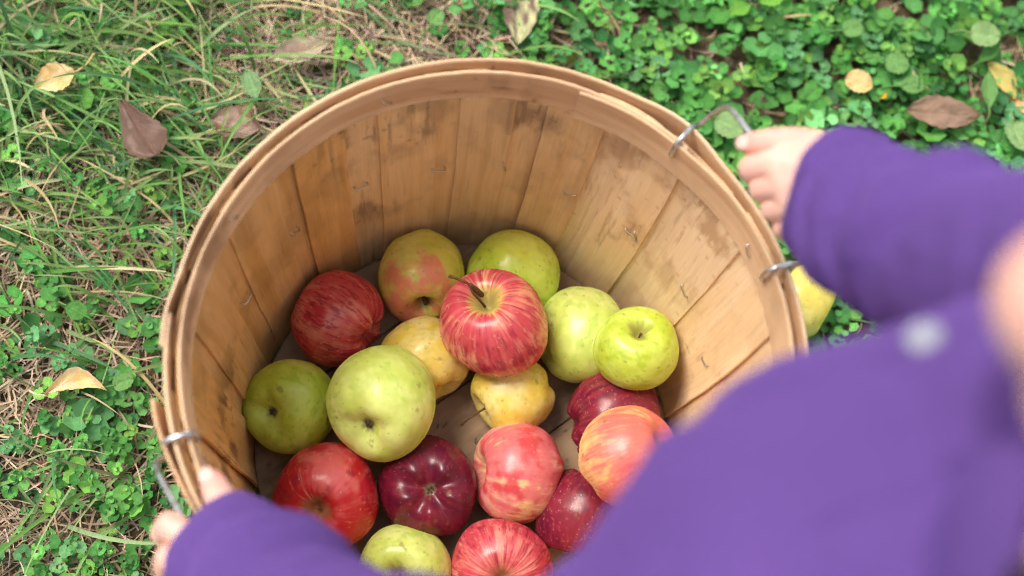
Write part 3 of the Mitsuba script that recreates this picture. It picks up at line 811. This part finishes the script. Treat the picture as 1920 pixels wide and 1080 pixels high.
def apple(label, kind, pos, rad, axis, seed, squash=1.0, lobes=0.03, spin=0.0, stem=True, eye=True, stem_len=0.010, stem_lean=(0.2, 0.1), stem_pts=None, stem_r=0.0011, side=0.0, dimple=0.0):
    key = free('apple')
    r = np.random.default_rng(1000 + seed)
    nt, nl = (260, 146) if kind in ('plum', 'dark', 'red', 'striped', 'pink', 'scarlet', 'rosy', 'peach') else (200, 116)
    k = np.linspace(0, len(PROF) - 1, 400)
    from scipy.interpolate import CubicSpline
    ci = np.arange(len(PROF))
    curve = CubicSpline(ci, PROF)(k)
    s = np.concatenate([[0], np.cumsum(np.linalg.norm(np.diff(curve, axis=0), axis=1))])
    su = np.linspace(0, s[-1], nl)
    prof = np.stack([np.interp(su, s, curve[:, 0]), np.interp(su, s, curve[:, 1])], 1)
    prof[:, 0] = np.maximum(prof[:, 0], 0)
    th = np.linspace(0, 2 * np.pi, nt, endpoint=False)
    RR, TH = prof[:, 0][:, None] * np.ones(nt), np.ones(nl)[:, None] * th
    ZZ = prof[:, 1][:, None] * np.ones(nt)
    low = sstep(0.55, -0.9, ZZ)
    lob = lobes * np.cos(5 * TH + 0.5 * r.random()) * (0.25 + low)
    RR = RR * (1 + lob * 0.7 + 0.022 * np.cos(2 * TH + r.random() * 6) + 0.018 * np.cos(3 * TH + r.random() * 6) + 0.035 * side * np.cos(TH))
    ZZ = ZZ + low * lob * 1.5 * sstep(0.12, 0.45, RR) + 0.05 * np.cos(TH + r.random() * 6) * RR
    P = np.stack([RR * np.cos(TH), RR * np.sin(TH), ZZ * squash], -1)
    n = meshkit.fbm(P * 1.3 + seed, 3, seed) - 0.5
    P = P * (1 + 0.07 * n[..., None])
    col = apple_color(kind, P, TH, ZZ, seed, r)
    M = frame(axis, spin)
    v = (P.reshape(-1, 3) * rad) @ M.T + pos
    i, j = np.meshgrid(np.arange(nl - 1), np.arange(nt), indexing='ij')
    q = np.stack([i * nt + j, (i + 1) * nt + j, (i + 1) * nt + (j + 1) % nt, i * nt + (j + 1) % nt], -1).reshape(-1, 4)
    put(key + '__flesh', (v, q), 'apple_skin', True, color=col.reshape(-1, 3))
    loc = lambda a: np.asarray(a, float) * rad @ M.T + pos
    if stem_pts is not None:
        put(key + '__stem', tube(stem_pts, [stem_r * 1.2, stem_r, stem_r * 0.9, stem_r, stem_r * 1.5], 8, 8), 'stem_wood', True)
    elif stem:
        L = stem_len / rad
        a, b = stem_lean
        pts = [loc((0, 0, 0.42 * squash)), loc((a * L * 0.3, b * L * 0.3, 0.44 * squash + L * 0.5)), loc((a * L, b * L, 0.44 * squash + L))]
        put(key + '__stem', tube(pts, [stem_r, stem_r * 0.85, stem_r * 1.4], 8, 8), 'stem_wood', True)
    if eye:                                                          # the dry flower remains
        parts = []
        for t in range(5):
            a = t * 2 * np.pi / 5 + 0.3 * r.random()
            e = np.array([math.cos(a), math.sin(a), 0])
            parts.append(tube([loc(e * 0.05 + [0, 0, -0.58 * squash]), loc(e * 0.07 + [0, 0, -0.63 * squash]), loc(e * 0.03 + [0, 0, -0.675 * squash])], [0.0009, 0.0008, 0.0003], 5, 4))
        for t in range(7):
            e = np.array([*(r.normal(size=2) * 0.02), 0])
            parts.append(tube([loc(e + [0, 0, -0.57 * squash]), loc(e * 1.6 + [0, 0, -0.66 * squash])], [0.0004, 0.0003], 4, 3))
        put(key + '__calyx', join(parts), 'dry_calyx', True)
    tag(key, label, 'apple', None)
    return key


apple('red streaked apple against the left back wall, highest red one on the left', 'red', (-0.0999, 0.0899, 0.0474), 0.0385, (-0.858, 0.506, -0.092), 1, 0.95, 0.03, stem=False)
apple('yellow apple with pink flush and brown stem cavity at the back left', 'blush', (-0.0334, 0.1251, 0.0444), 0.0355, (0.037, -0.925, 0.379), 2, 1.08, 0.03, stem_len=0.009, stem_lean=(0.3, 0.0), stem_r=0.0019)
apple('green apple at the very back, half hidden by the striped apple', 'green', (0.0400, 0.1269, 0.0462), 0.0372, (0.36, 0.926, -0.115), 3, 0.98, 0.02, stem=False)
apple('red striped apple with a long stem lying on top of the others', 'striped', (0.0196, 0.0737, 0.0914), 0.0412, (-0.302, 0.292, 0.907), 4, 1.0, 0.02, stem_r=0.00095,
      stem_pts=[[0.0110, 0.0803, 0.1113], [0.0062, 0.0823, 0.1217], [0.0009, 0.0851, 0.1296], [-0.0030, 0.0901, 0.1366], [-0.0110, 0.0928, 0.1402], [-0.0174, 0.0947, 0.1414]])
put('apple_003__twig', tube([[0.0100, 0.0895, 0.1095], [0.0046, 0.0897, 0.1205], [-0.0010, 0.0915, 0.1300]], [0.0021, 0.0024, 0.0019], 8, 6), 'stem_wood', True)
apple('smooth pale green apple right of the striped apple, stem hidden', 'pale', (0.0928, 0.0761, 0.0475), 0.0385, (0.974, 0.223, -0.037), 5, 1.0, 0.012, stem=False)
apple('green apple with open stem cavity, nearest the right wall', 'green', (0.1278, 0.0530, 0.0925), 0.0328, (-0.055, 0.283, 0.958), 6, 0.98, 0.025, stem_len=0.006, stem_r=0.0008)
apple('creamy yellow apple behind the large pale green one', 'yellow', (-0.0321, 0.0572, 0.0439), 0.0352, (-0.491, 0.864, -0.112), 7, 1.02, 0.012, stem=False)
apple('lumpy yellow apple under the striped apple with its stem pointing left', 'yellow', (0.0365, 0.0300, 0.0423), 0.0335, (-0.862, -0.503, 0.07), 8, 1.02, 0.022,
      stem_pts=[[0.0180, 0.0200, 0.0440], [0.0110, 0.0155, 0.0450], [0.0040, 0.0110, 0.0450], [-0.0010, 0.0080, 0.0430], [-0.0035, 0.0060, 0.0400]], stem_r=0.0009)
apple('green apple at the far left with its dried eye facing up', 'green', (-0.1349, 0.0205, 0.0455), 0.0368, (0.541, 0.348, -0.765), 9, 0.98, 0.012, stem=False)
apple('large pale green apple in the front left middle, biggest of all', 'pale', (-0.0652, 0.0148, 0.0803), 0.0418, (0.373, 0.723, -0.581), 10, 1.02, 0.01, stem=False)
apple('bright scarlet apple with tan stem cavity at the front left', 'scarlet', (-0.1078, -0.0515, 0.0493), 0.0408, (-0.201, -0.436, 0.877), 11, 0.98, 0.03, stem_len=0.007, stem_r=0.0012)
apple('glossy dark maroon apple with ribbed eye facing up', 'dark', (-0.0302, -0.0433, 0.0467), 0.0378, (0.003, 0.254, -0.967), 12, 1.0, 0.035, stem=False)
apple('barrel-shaped pink and cream striped apple lying on its side', 'pink', (0.0373, -0.0330, 0.0481), 0.0390, (-0.966, 0.028, 0.18), 13, 0.93, 0.025, stem=False)
apple('dark red speckled apple under the green one by the right wall', 'plum', (0.1170, 0.0081, 0.0477), 0.0385, (0.977, 0.215, 0.009), 14, 1.06, 0.028, stem=False)
apple('pink and yellow streaked apple half hidden by the jacket', 'peach', (0.1133, -0.0342, 0.1142), 0.0370, (0.75, 0.25, 0.61), 15, 1.0, 0.02, stem=False)
apple('dark red speckled apple between the pink striped one and the jacket', 'plum', (0.0867, -0.0659, 0.0443), 0.0360, (-0.35, -0.92, -0.15), 16, 1.05, 0.02, stem=False, eye=False)
apple('pale green apple at the bottom edge left of centre', 'pale', (-0.0493, -0.1054, 0.0436), 0.0350, (-0.222, -0.246, 0.943), 17, 1.0, 0.02, stem_len=0.008, stem_r=0.0009)
apple('pinkish red streaked apple at the bottom edge of the picture', 'rosy', (0.0228, -0.1094, 0.0481), 0.0398, (-0.053, -0.302, 0.952), 18, 0.98, 0.02, stem_len=0.008)
apple('yellow apple lying on the ground outside the basket', 'lemon', (0.2765, 0.1090, 0.0330), 0.0320, (0.85, -0.45, 0.1), 19, 1.0, 0.015, stem_len=0.010)

# ------------------------------------------------------------------ the child
F_ = unit([-0.71, 0.70, 0.0])
R_ = unit([0.70, 0.71, 0.0])
UPV = np.array([0, 0, 1.0])
RW, RE, RS = np.array([0.1922, 0.0655, 0.4028]), np.array([0.1800, -0.0250, 0.5400]), np.array([0.2072, -0.1096, 0.6861])
LW, LE, LS = np.array([-0.1511, -0.1304, 0.3353]), np.array([-0.0928, -0.1936, 0.4692]), np.array([0.0411, -0.2653, 0.6191])
NECK, HEAD = np.array([0.1560, -0.2000, 0.6650]), np.array([0.1570, -0.1650, 0.8040])
CHR, CHM, CHL = np.array([0.1367, -0.1798, 0.6361]), np.array([0.0875, -0.1713, 0.6117]), np.array([0.0383, -0.2134, 0.5614])
BELLY = np.array([0.1214, -0.2070, 0.4600])
HIPC = -F_ * 0.375 + UPV * 0.40
HAND = {
    'right': dict(thumb=[[0.1857, 0.0853, 0.3958], [0.1705, 0.095, 0.3867], [0.1578, 0.099, 0.3802], [0.1488, 0.1021, 0.3697]],
                  index=[[0.1581, 0.0817, 0.3895], [0.1461, 0.0846, 0.3744], [0.1532, 0.0908, 0.3518], [0.1643, 0.0905, 0.3445]],
                  middle=[[0.1602, 0.0689, 0.3889], [0.1517, 0.0724, 0.3732], [0.1593, 0.0786, 0.3507], [0.1708, 0.0795, 0.3417]],
                  ring=[[0.1648, 0.0572, 0.3856], [0.1576, 0.0607, 0.3712], [0.1651, 0.0668, 0.3497], [0.1759, 0.0688, 0.341]],
                  little=[[0.1693, 0.0485, 0.3812], [0.164, 0.0502, 0.3675], [0.1699, 0.055, 0.3496], [0.1795, 0.0578, 0.341]]),
    'left': dict(thumb=[[-0.1457, -0.1189, 0.3342], [-0.1535, -0.1041, 0.3328], [-0.1589, -0.0933, 0.3304], [-0.1624, -0.0867, 0.3268]],
                 index=[[-0.1657, -0.1226, 0.3204], [-0.186, -0.1086, 0.3173], [-0.1948, -0.1077, 0.2798], [-0.1884, -0.1124, 0.2684]],
                 middle=[[-0.1686, -0.1365, 0.3156], [-0.186, -0.1255, 0.312], [-0.1925, -0.1275, 0.279], [-0.1862, -0.1295, 0.2685]],
                 ring=[[-0.1686, -0.1491, 0.3116], [-0.1839, -0.1411, 0.3073], [-0.1901, -0.1422, 0.2746], [-0.1846, -0.1429, 0.2644]],
                 little=[[-0.1671, -0.1604, 0.3082], [-0.1807, -0.1549, 0.298], [-0.1864, -0.1555, 0.2708], [-0.1815, -0.1554, 0.2608]])}
FR = dict(thumb=(.0125, .0100, .0084, .0070), index=(.0095, .0080, .0072, .0060), middle=(.0088, .0081, .0070, .0058), ring=(.0086, .0077, .0067, .0056), little=(.0082, .0068, .0060, .0050))


def hand(side, wrist, elbow, shoulder):
    h = HAND[side]
    parts = []
    for k, pts in h.items():
        parts += chain(pts, FR[k])
    parts.append(blob([(h[k][0], FR[k][0]) for k in ('index', 'middle', 'ring', 'little')] + [(wrist, 0.0155)]))
    parts.append(blob([(h['thumb'][0], .0120), (h['thumb'][1], .0098), (h['index'][0], .0088), (wrist, .0150)]))
    parts += [bone(wrist, .0165, elbow, .027), bone(elbow, .027, shoulder, .036)]
    return parts


def lerp0(a, b, t):
    t = np.asarray(t)[..., None]
    return np.asarray(a) * (1 - t) + np.asarray(b) * t


# local head axes: facing forward and a little down
HF = unit(F_ * 0.80 + R_ * 0.50 + UPV * -0.08)
HR = unit(np.cross(HF, UPV))
HU = unit(np.cross(HR, HF))
if HU[2] < 0:
    HU = -HU
h_ = lambda r, f, u: HEAD + HR * r + HF * f + HU * u
parts = [blob([(h_(0, -.022, .028), .070), (h_(0, .018, .030), .062), (h_(0, .022, -.012), .054), (h_(.018, .036, -.050), .024), (h_(-.018, .036, -.050), .024), (h_(0, .050, -.066), .018)]),
         blob([(h_(0, .081, -.012), .006), (h_(0, .072, .014), .006), (h_(.008, .076, -.018), .006), (h_(-.008, .076, -.018), .006)]),
         blob([(h_(.012, .072, -.040), .005), (h_(-.012, .072, -.040), .005), (h_(0, .077, -.038), .005)]),
         blob([(h_(.010, .071, -.048), .005), (h_(-.010, .071, -.048), .005), (h_(0, .075, -.049), .0055)]),
         bone(h_(.034, .056, -.022), .022, h_(.026, .050, -.040), .020), bone(h_(-.034, .056, -.022), .022, h_(-.026, .050, -.040), .020),
         blob([(h_(.072, -.008, -.004), (.006, .010, .016)), (h_(.074, -.016, .006), (.006, .008, .010))]), blob([(h_(-.072, -.008, -.004), (.006, .010, .016)), (h_(-.074, -.016, .006), (.006, .008, .010))]),
         bone(h_(0, -.012, -.040), .036, NECK, .040), blob([(NECK, .040), (CHM, .055), (RS, .036)]), blob([(NECK, .040), (CHM, .055), (LS, .036)]), bone(CHM, .055, BELLY, .065), bone(BELLY, .065, HIPC, .062)]
parts += hand('right', RW, RE, RS) + hand('left', LW, LE, LS)
body = soft(union(parts), 0.0042, 8)
# skin colour: redder finger joints, tips, lips and cheeks
bv = np.array(body.vertices)
rosy = np.zeros(len(bv))
for side in HAND.values():
    for k, pts in side.items():
        for q, w_ in ((1, 0.55), (2, 0.5), (3, 1.0)):
            rosy = np.maximum(rosy, w_ * np.exp(-(np.linalg.norm(bv - pts[q], axis=1) / 0.0115) ** 2))
for p_, w_, r_ in ((h_(0, .074, -.044), 1.0, .012), (h_(.036, .06, -.024), .6, .022), (h_(-.036, .06, -.024), .6, .022), (h_(0, .085, -.012), .4, .010)):
    rosy = np.maximum(rosy, w_ * np.exp(-(np.linalg.norm(bv - p_, axis=1) / r_) ** 2))
mot = meshkit.fbm(bv * 70, 3, 2)
skin_c = lerp0((0.76, 0.51, 0.42), (0.71, 0.40, 0.34), np.clip((mot - 0.35) * 2.5, 0, 1))
skin_c = lerp0(skin_c, (0.68, 0.27, 0.24), np.clip(rosy * 0.8, 0, 1))
put('person__body', body, 'skin', True, color=skin_c)
for side in ('right', 'left'):
    p3, p2 = (np.array(HAND[side]['thumb'][k]) for k in (3, 2))
    d_ = unit(p3 - p2)
    up_ = unit(np.array([-0.1, -0.2, 1.0]) - d_ * (np.array([-0.1, -0.2, 1.0]) @ d_))
    nail = trimesh.creation.icosphere(3, 1.0)
    M4 = np.eye(4)
    M4[:3, :3] = np.stack([d_ * 0.0050, np.cross(up_, d_) * 0.0044, up_ * 0.0012], 1)
    M4[:3, 3] = p3 + d_ * 0.0022 + up_ * 0.0064
    nail.apply_transform(M4)
    put('person__thumb_nail', nail, 'nail', True)
for s in (-1, 1):
    eye = trimesh.creation.icosphere(3, 0.0105)
    eye.apply_translation(h_(s * .028, .0655, .004))
    k = put('person__eye', eye, 'eye_white', True)
    iris = trimesh.creation.icosphere(3, 0.0060)
    iris.apply_translation(h_(s * .028, .0712, .003))
    put(k + '__iris', iris, 'iris_brown', True)


# jacket: torso, collar and sleeves, with folds
def folded(t, along, freq, amp, seed, base=0.0):
    v = np.array(t.vertices)
    nrm = np.array(t.vertex_normals)
    a = unit(along)
    s = v @ a
    across = v - s[:, None] * a
    n = meshkit.fbm(np.concatenate([across * freq * 0.45 + 3, (s * 0)[:, None]], 1)[:, :3] + s[:, None] * a * freq + seed, 3, seed)
    ridge = 1 - np.abs(2 * n - 1) * 1.7
    t.vertices = v + nrm * ((ridge - 0.66) * amp)[:, None]
    return t


def wrinkles(t, a, b, folds):
    """Soft cloth folds round an arm from a to b: each (place along, slant, turn, half width, height) in metres and radians."""
    v, nrm = np.array(t.vertices), np.array(t.vertex_normals)
    ax_ = unit(np.asarray(b) - a)
    e1 = unit(np.cross(ax_, [0.2, 0.1, 1.0]))
    e2 = np.cross(ax_, e1)
    d_ = v - a
    s = d_ @ ax_
    phi = np.arctan2(d_ @ e2, d_ @ e1)
    n = meshkit.fbm(v * 22, 2, 5) - 0.5
    h = 0.0
    for s0, slant, turn, w, amp in folds:
        x_ = (s - s0 - slant * np.sin(phi + turn) + 0.02 * n) / w
        h = h + amp * (np.exp(-x_ * x_) - 0.55 * np.exp(-((x_ - 1.7) / 0.9) ** 2)) * (0.55 + 0.45 * np.cos(phi * 1 + turn * 2.3))
    t.vertices = v + nrm * np.asarray(h)[:, None]
    return t


def sleeve(pts, radii, cuff, cuff_n, seed):
    cuff_n = unit(cuff_n)
    man = union(chain(pts, radii))
    t = soft(man, 0.0045, 26)
    t = folded(t, pts[2] - pts[1] + np.array([0.05, 0.05, 0]), 30, 0.0050, seed)
    r_ = np.random.default_rng(seed)
    t = wrinkles(t, pts[0], pts[2], [(0.062 + 0.026 * k + r_.normal(0, 0.004), r_.normal(0, 0.014), r_.uniform(0, 6.3), r_.uniform(0.006, 0.010), r_.uniform(0.0050, 0.0085)) for k in range(7)])
    trimesh.smoothing.filter_taubin(t, iterations=4)
    mesh = m3.Manifold(m3.Mesh(np.asarray(t.vertices, np.float32), np.asarray(t.faces, np.uint32)))
    mesh = mesh.trim_by_plane((-cuff_n).tolist(), float(-cuff_n @ cuff))
    inside = unit(np.array(pts[1]) - cuff)
    hole = bone(cuff + cuff_n * 0.01, radii[0] - 0.0035, cuff + inside * 0.035, radii[0] - 0.008)
    return mesh - hole


cuffR, cuffL = np.array([0.1772, 0.0628, 0.3905]), np.array([-0.1600, -0.1200, 0.3246])
axR, axL = unit(cuffR - RE), unit(cuffL - LE)
sr = sleeve([cuffR + axR * 0.03, cuffR - axR * 0.05, RE, RS], [0.0295, 0.0325, 0.0415, 0.054], cuffR, (-0.81, 0.465, -0.309), 5)
sl = sleeve([cuffL + axL * 0.03, cuffL - axL * 0.05, LE, LS], [0.0315, 0.0345, 0.0450, 0.055], cuffL, (-0.705, 0.62, -0.301), 8)
torso = union([blob([(CHR, .074), (CHM, .075), (RS, .053), (NECK, .055)]), blob([(CHM, .075), (CHL, .070), (LS, .053), (NECK, .055)]), blob([(CHR, .074), (CHM, .075), (CHL, .070), (BELLY, .088)]),
               blob([(BELLY, .088), (HIPC + R_ * .04, .082), (HIPC - R_ * .04, .082)]), blob([(NECK - F_ * .01, .052), (CHM, .070), (BELLY, .085), (HIPC, .080)]), bone(NECK, .060, NECK + UPV * 0.050 + F_ * 0.014, .053)])
torso = folded(soft(torso, 0.008, 40), [0.35, -0.5, -0.8], 12, 0.013, 3)
def crease(t, p, q_, w, amp, away):
    """A long soft fold of the cloth along the segment p-q."""
    v, nrm = np.array(t.vertices), np.array(t.vertex_normals)
    d_ = np.asarray(q_) - p
    k_ = np.clip((v - p) @ d_ / (d_ @ d_), 0, 1)
    off = v - (np.asarray(p) + k_[:, None] * d_)
    near = np.linalg.norm(off, axis=1)
    sgn = np.sign(off @ np.asarray(away, float))
    x_ = near * sgn / w
    t.vertices = v + nrm * (amp * (np.exp(-(x_ - 0.9) ** 2) - 1.1 * np.exp(-((x_ + 0.5) / 0.7) ** 2)))[:, None]


crease(torso, np.array([0.045, -0.120, 0.610]), np.array([0.115, -0.105, 0.690]), 0.011, 0.0065, (0.4, -0.8, 0.3))
crease(torso, np.array([0.120, -0.125, 0.715]), np.array([0.110, -0.195, 0.715]), 0.012, 0.0070, (-0.9, 0.2, -0.2))
trimesh.smoothing.filter_taubin(torso, iterations=6)
tm = m3.Manifold(m3.Mesh(np.asarray(torso.vertices, np.float32), np.asarray(torso.faces, np.uint32)))
tm = tm - bone(NECK + UPV * 0.100 + F_ * 0.018, .045, NECK + UPV * 0.15 + F_ * 0.02, .06)
jacket = union([tm, sr, sl])
put('person__jacket', jacket, 'purple_fleece', 35)

snap = trimesh.creation.cylinder(0.0062, 0.003, sections=32)
rimv = trimesh.creation.torus(0.0053, 0.0014, 32, 10)
rimv.apply_translation([0, 0, 0.0014])
snap = trimesh.util.concatenate([snap, rimv])
sn = unit(np.array([-0.45, 0.35, 0.82]))
hits, _, _ = trimesh.ray.ray_triangle.RayMeshIntersector(torso).intersects_location([CAM_O], [unit(np.array([0.0985, -0.1111, 0.7058]) - CAM_O)])
SP = hits[np.argmin(np.linalg.norm(hits - CAM_O, axis=1))] if len(hits) else np.array([0.0985, -0.1111, 0.7058])
M4 = np.eye(4)
M4[:3, :3] = frame(sn)
M4[:3, 3] = SP + sn * 0.001
snap.apply_transform(M4)
put('person__snap_button', snap, 'snap_plastic', 40)

# hair: a cap with strands that hang down the back and sides
cap = blob([(h_(0, -.028, .034), .077), (h_(0, .012, .046), .066)])
cap = union([cap, blob([(h_(.055, -.035, -.03), .026), (h_(-.055, -.035, -.03), .026), (h_(0, -.070, -.05), .036), (h_(0, -.03, .01), .07)])])
cut = blob([(h_(0, .085, -.020), .075), (h_(0, .16, -.02), .10), (h_(0, .09, -.09), .07)])
LOCK = [h_(-.050, -.045, .030), np.array([0.1150, -0.2060, 0.7900]), np.array([0.1055, -0.2000, 0.7600]), np.array([0.1080, -0.2080, 0.7150])]
cap = soft(union([cap - cut] + chain(LOCK, [.030, .018, .0165, .010])), 0.005, 6)
cv = np.array(cap.vertices)
ang_ = np.arctan2((cv - HEAD) @ HR, (cv - HEAD) @ HF)
cap.vertices = cv + np.array(cap.vertex_normals) * (0.0022 * np.sin(ang_ * 46 + 4 * meshkit.noise(cv * 40))[:, None])
put('person__hair', cap, 'dark_hair', True)
strands = []
for k in range(150):
    a = rng.uniform(1.0, 2 * np.pi - 1.35)
    r0 = np.array([math.sin(a) * .074, math.cos(a) * .078 - .02])
    l = rng.uniform(0.07, 0.13)
    p = [h_(r0[0] * .80, r0[1] * .8 - .008, .075), h_(r0[0] * 1.05, r0[1] * 1.06 - .004, .03), h_(r0[0] * 1.10, r0[1] * 1.1 - .01, -.02), h_(r0[0] * (.95 + rng.normal(0, .06)), r0[1] * 1.0 - .02, -l * .8)]
    strands.append(tube(p, [0.0022, 0.003, 0.0026, 0.0005], 5, 5))
put('person__hair_strands', join(strands), 'dark_hair', True)

# legs, half hidden behind the jacket
for s in (-1, 1):
    hip, knee, ank = HIPC + R_ * s * .05, -F_ * 0.300 + R_ * s * .085 + UPV * 0.225, -F_ * 0.345 + R_ * s * .085 + UPV * 0.06
    leg = soft(union(chain([hip, knee, ank], [.066, .046, .038])), 0.008, 10)
    leg = folded(leg, knee - ank, 30, 0.003, 4 + s)
    put('person__trouser_leg', leg, 'denim', True)
    toe = ank + F_ * 0.085 - UPV * 0.040
    sh = soft(union([blob([(ank + UPV * .02, .041), (ank - UPV * .022 - F_ * .012, .034), (ank - UPV * .02, .038)]), blob([(ank - UPV * .022, .036), (toe, .024), (toe + F_ * .012 - UPV * .002, .021)])]), 0.006, 6)
    sh.vertices[:, 2] = np.maximum(sh.vertices[:, 2], 0.004)
    put('person__boot', sh, 'boot_rubber', True)
tag('person', 'child in purple fleece jacket bending over the basket and gripping both wire handles', 'person')
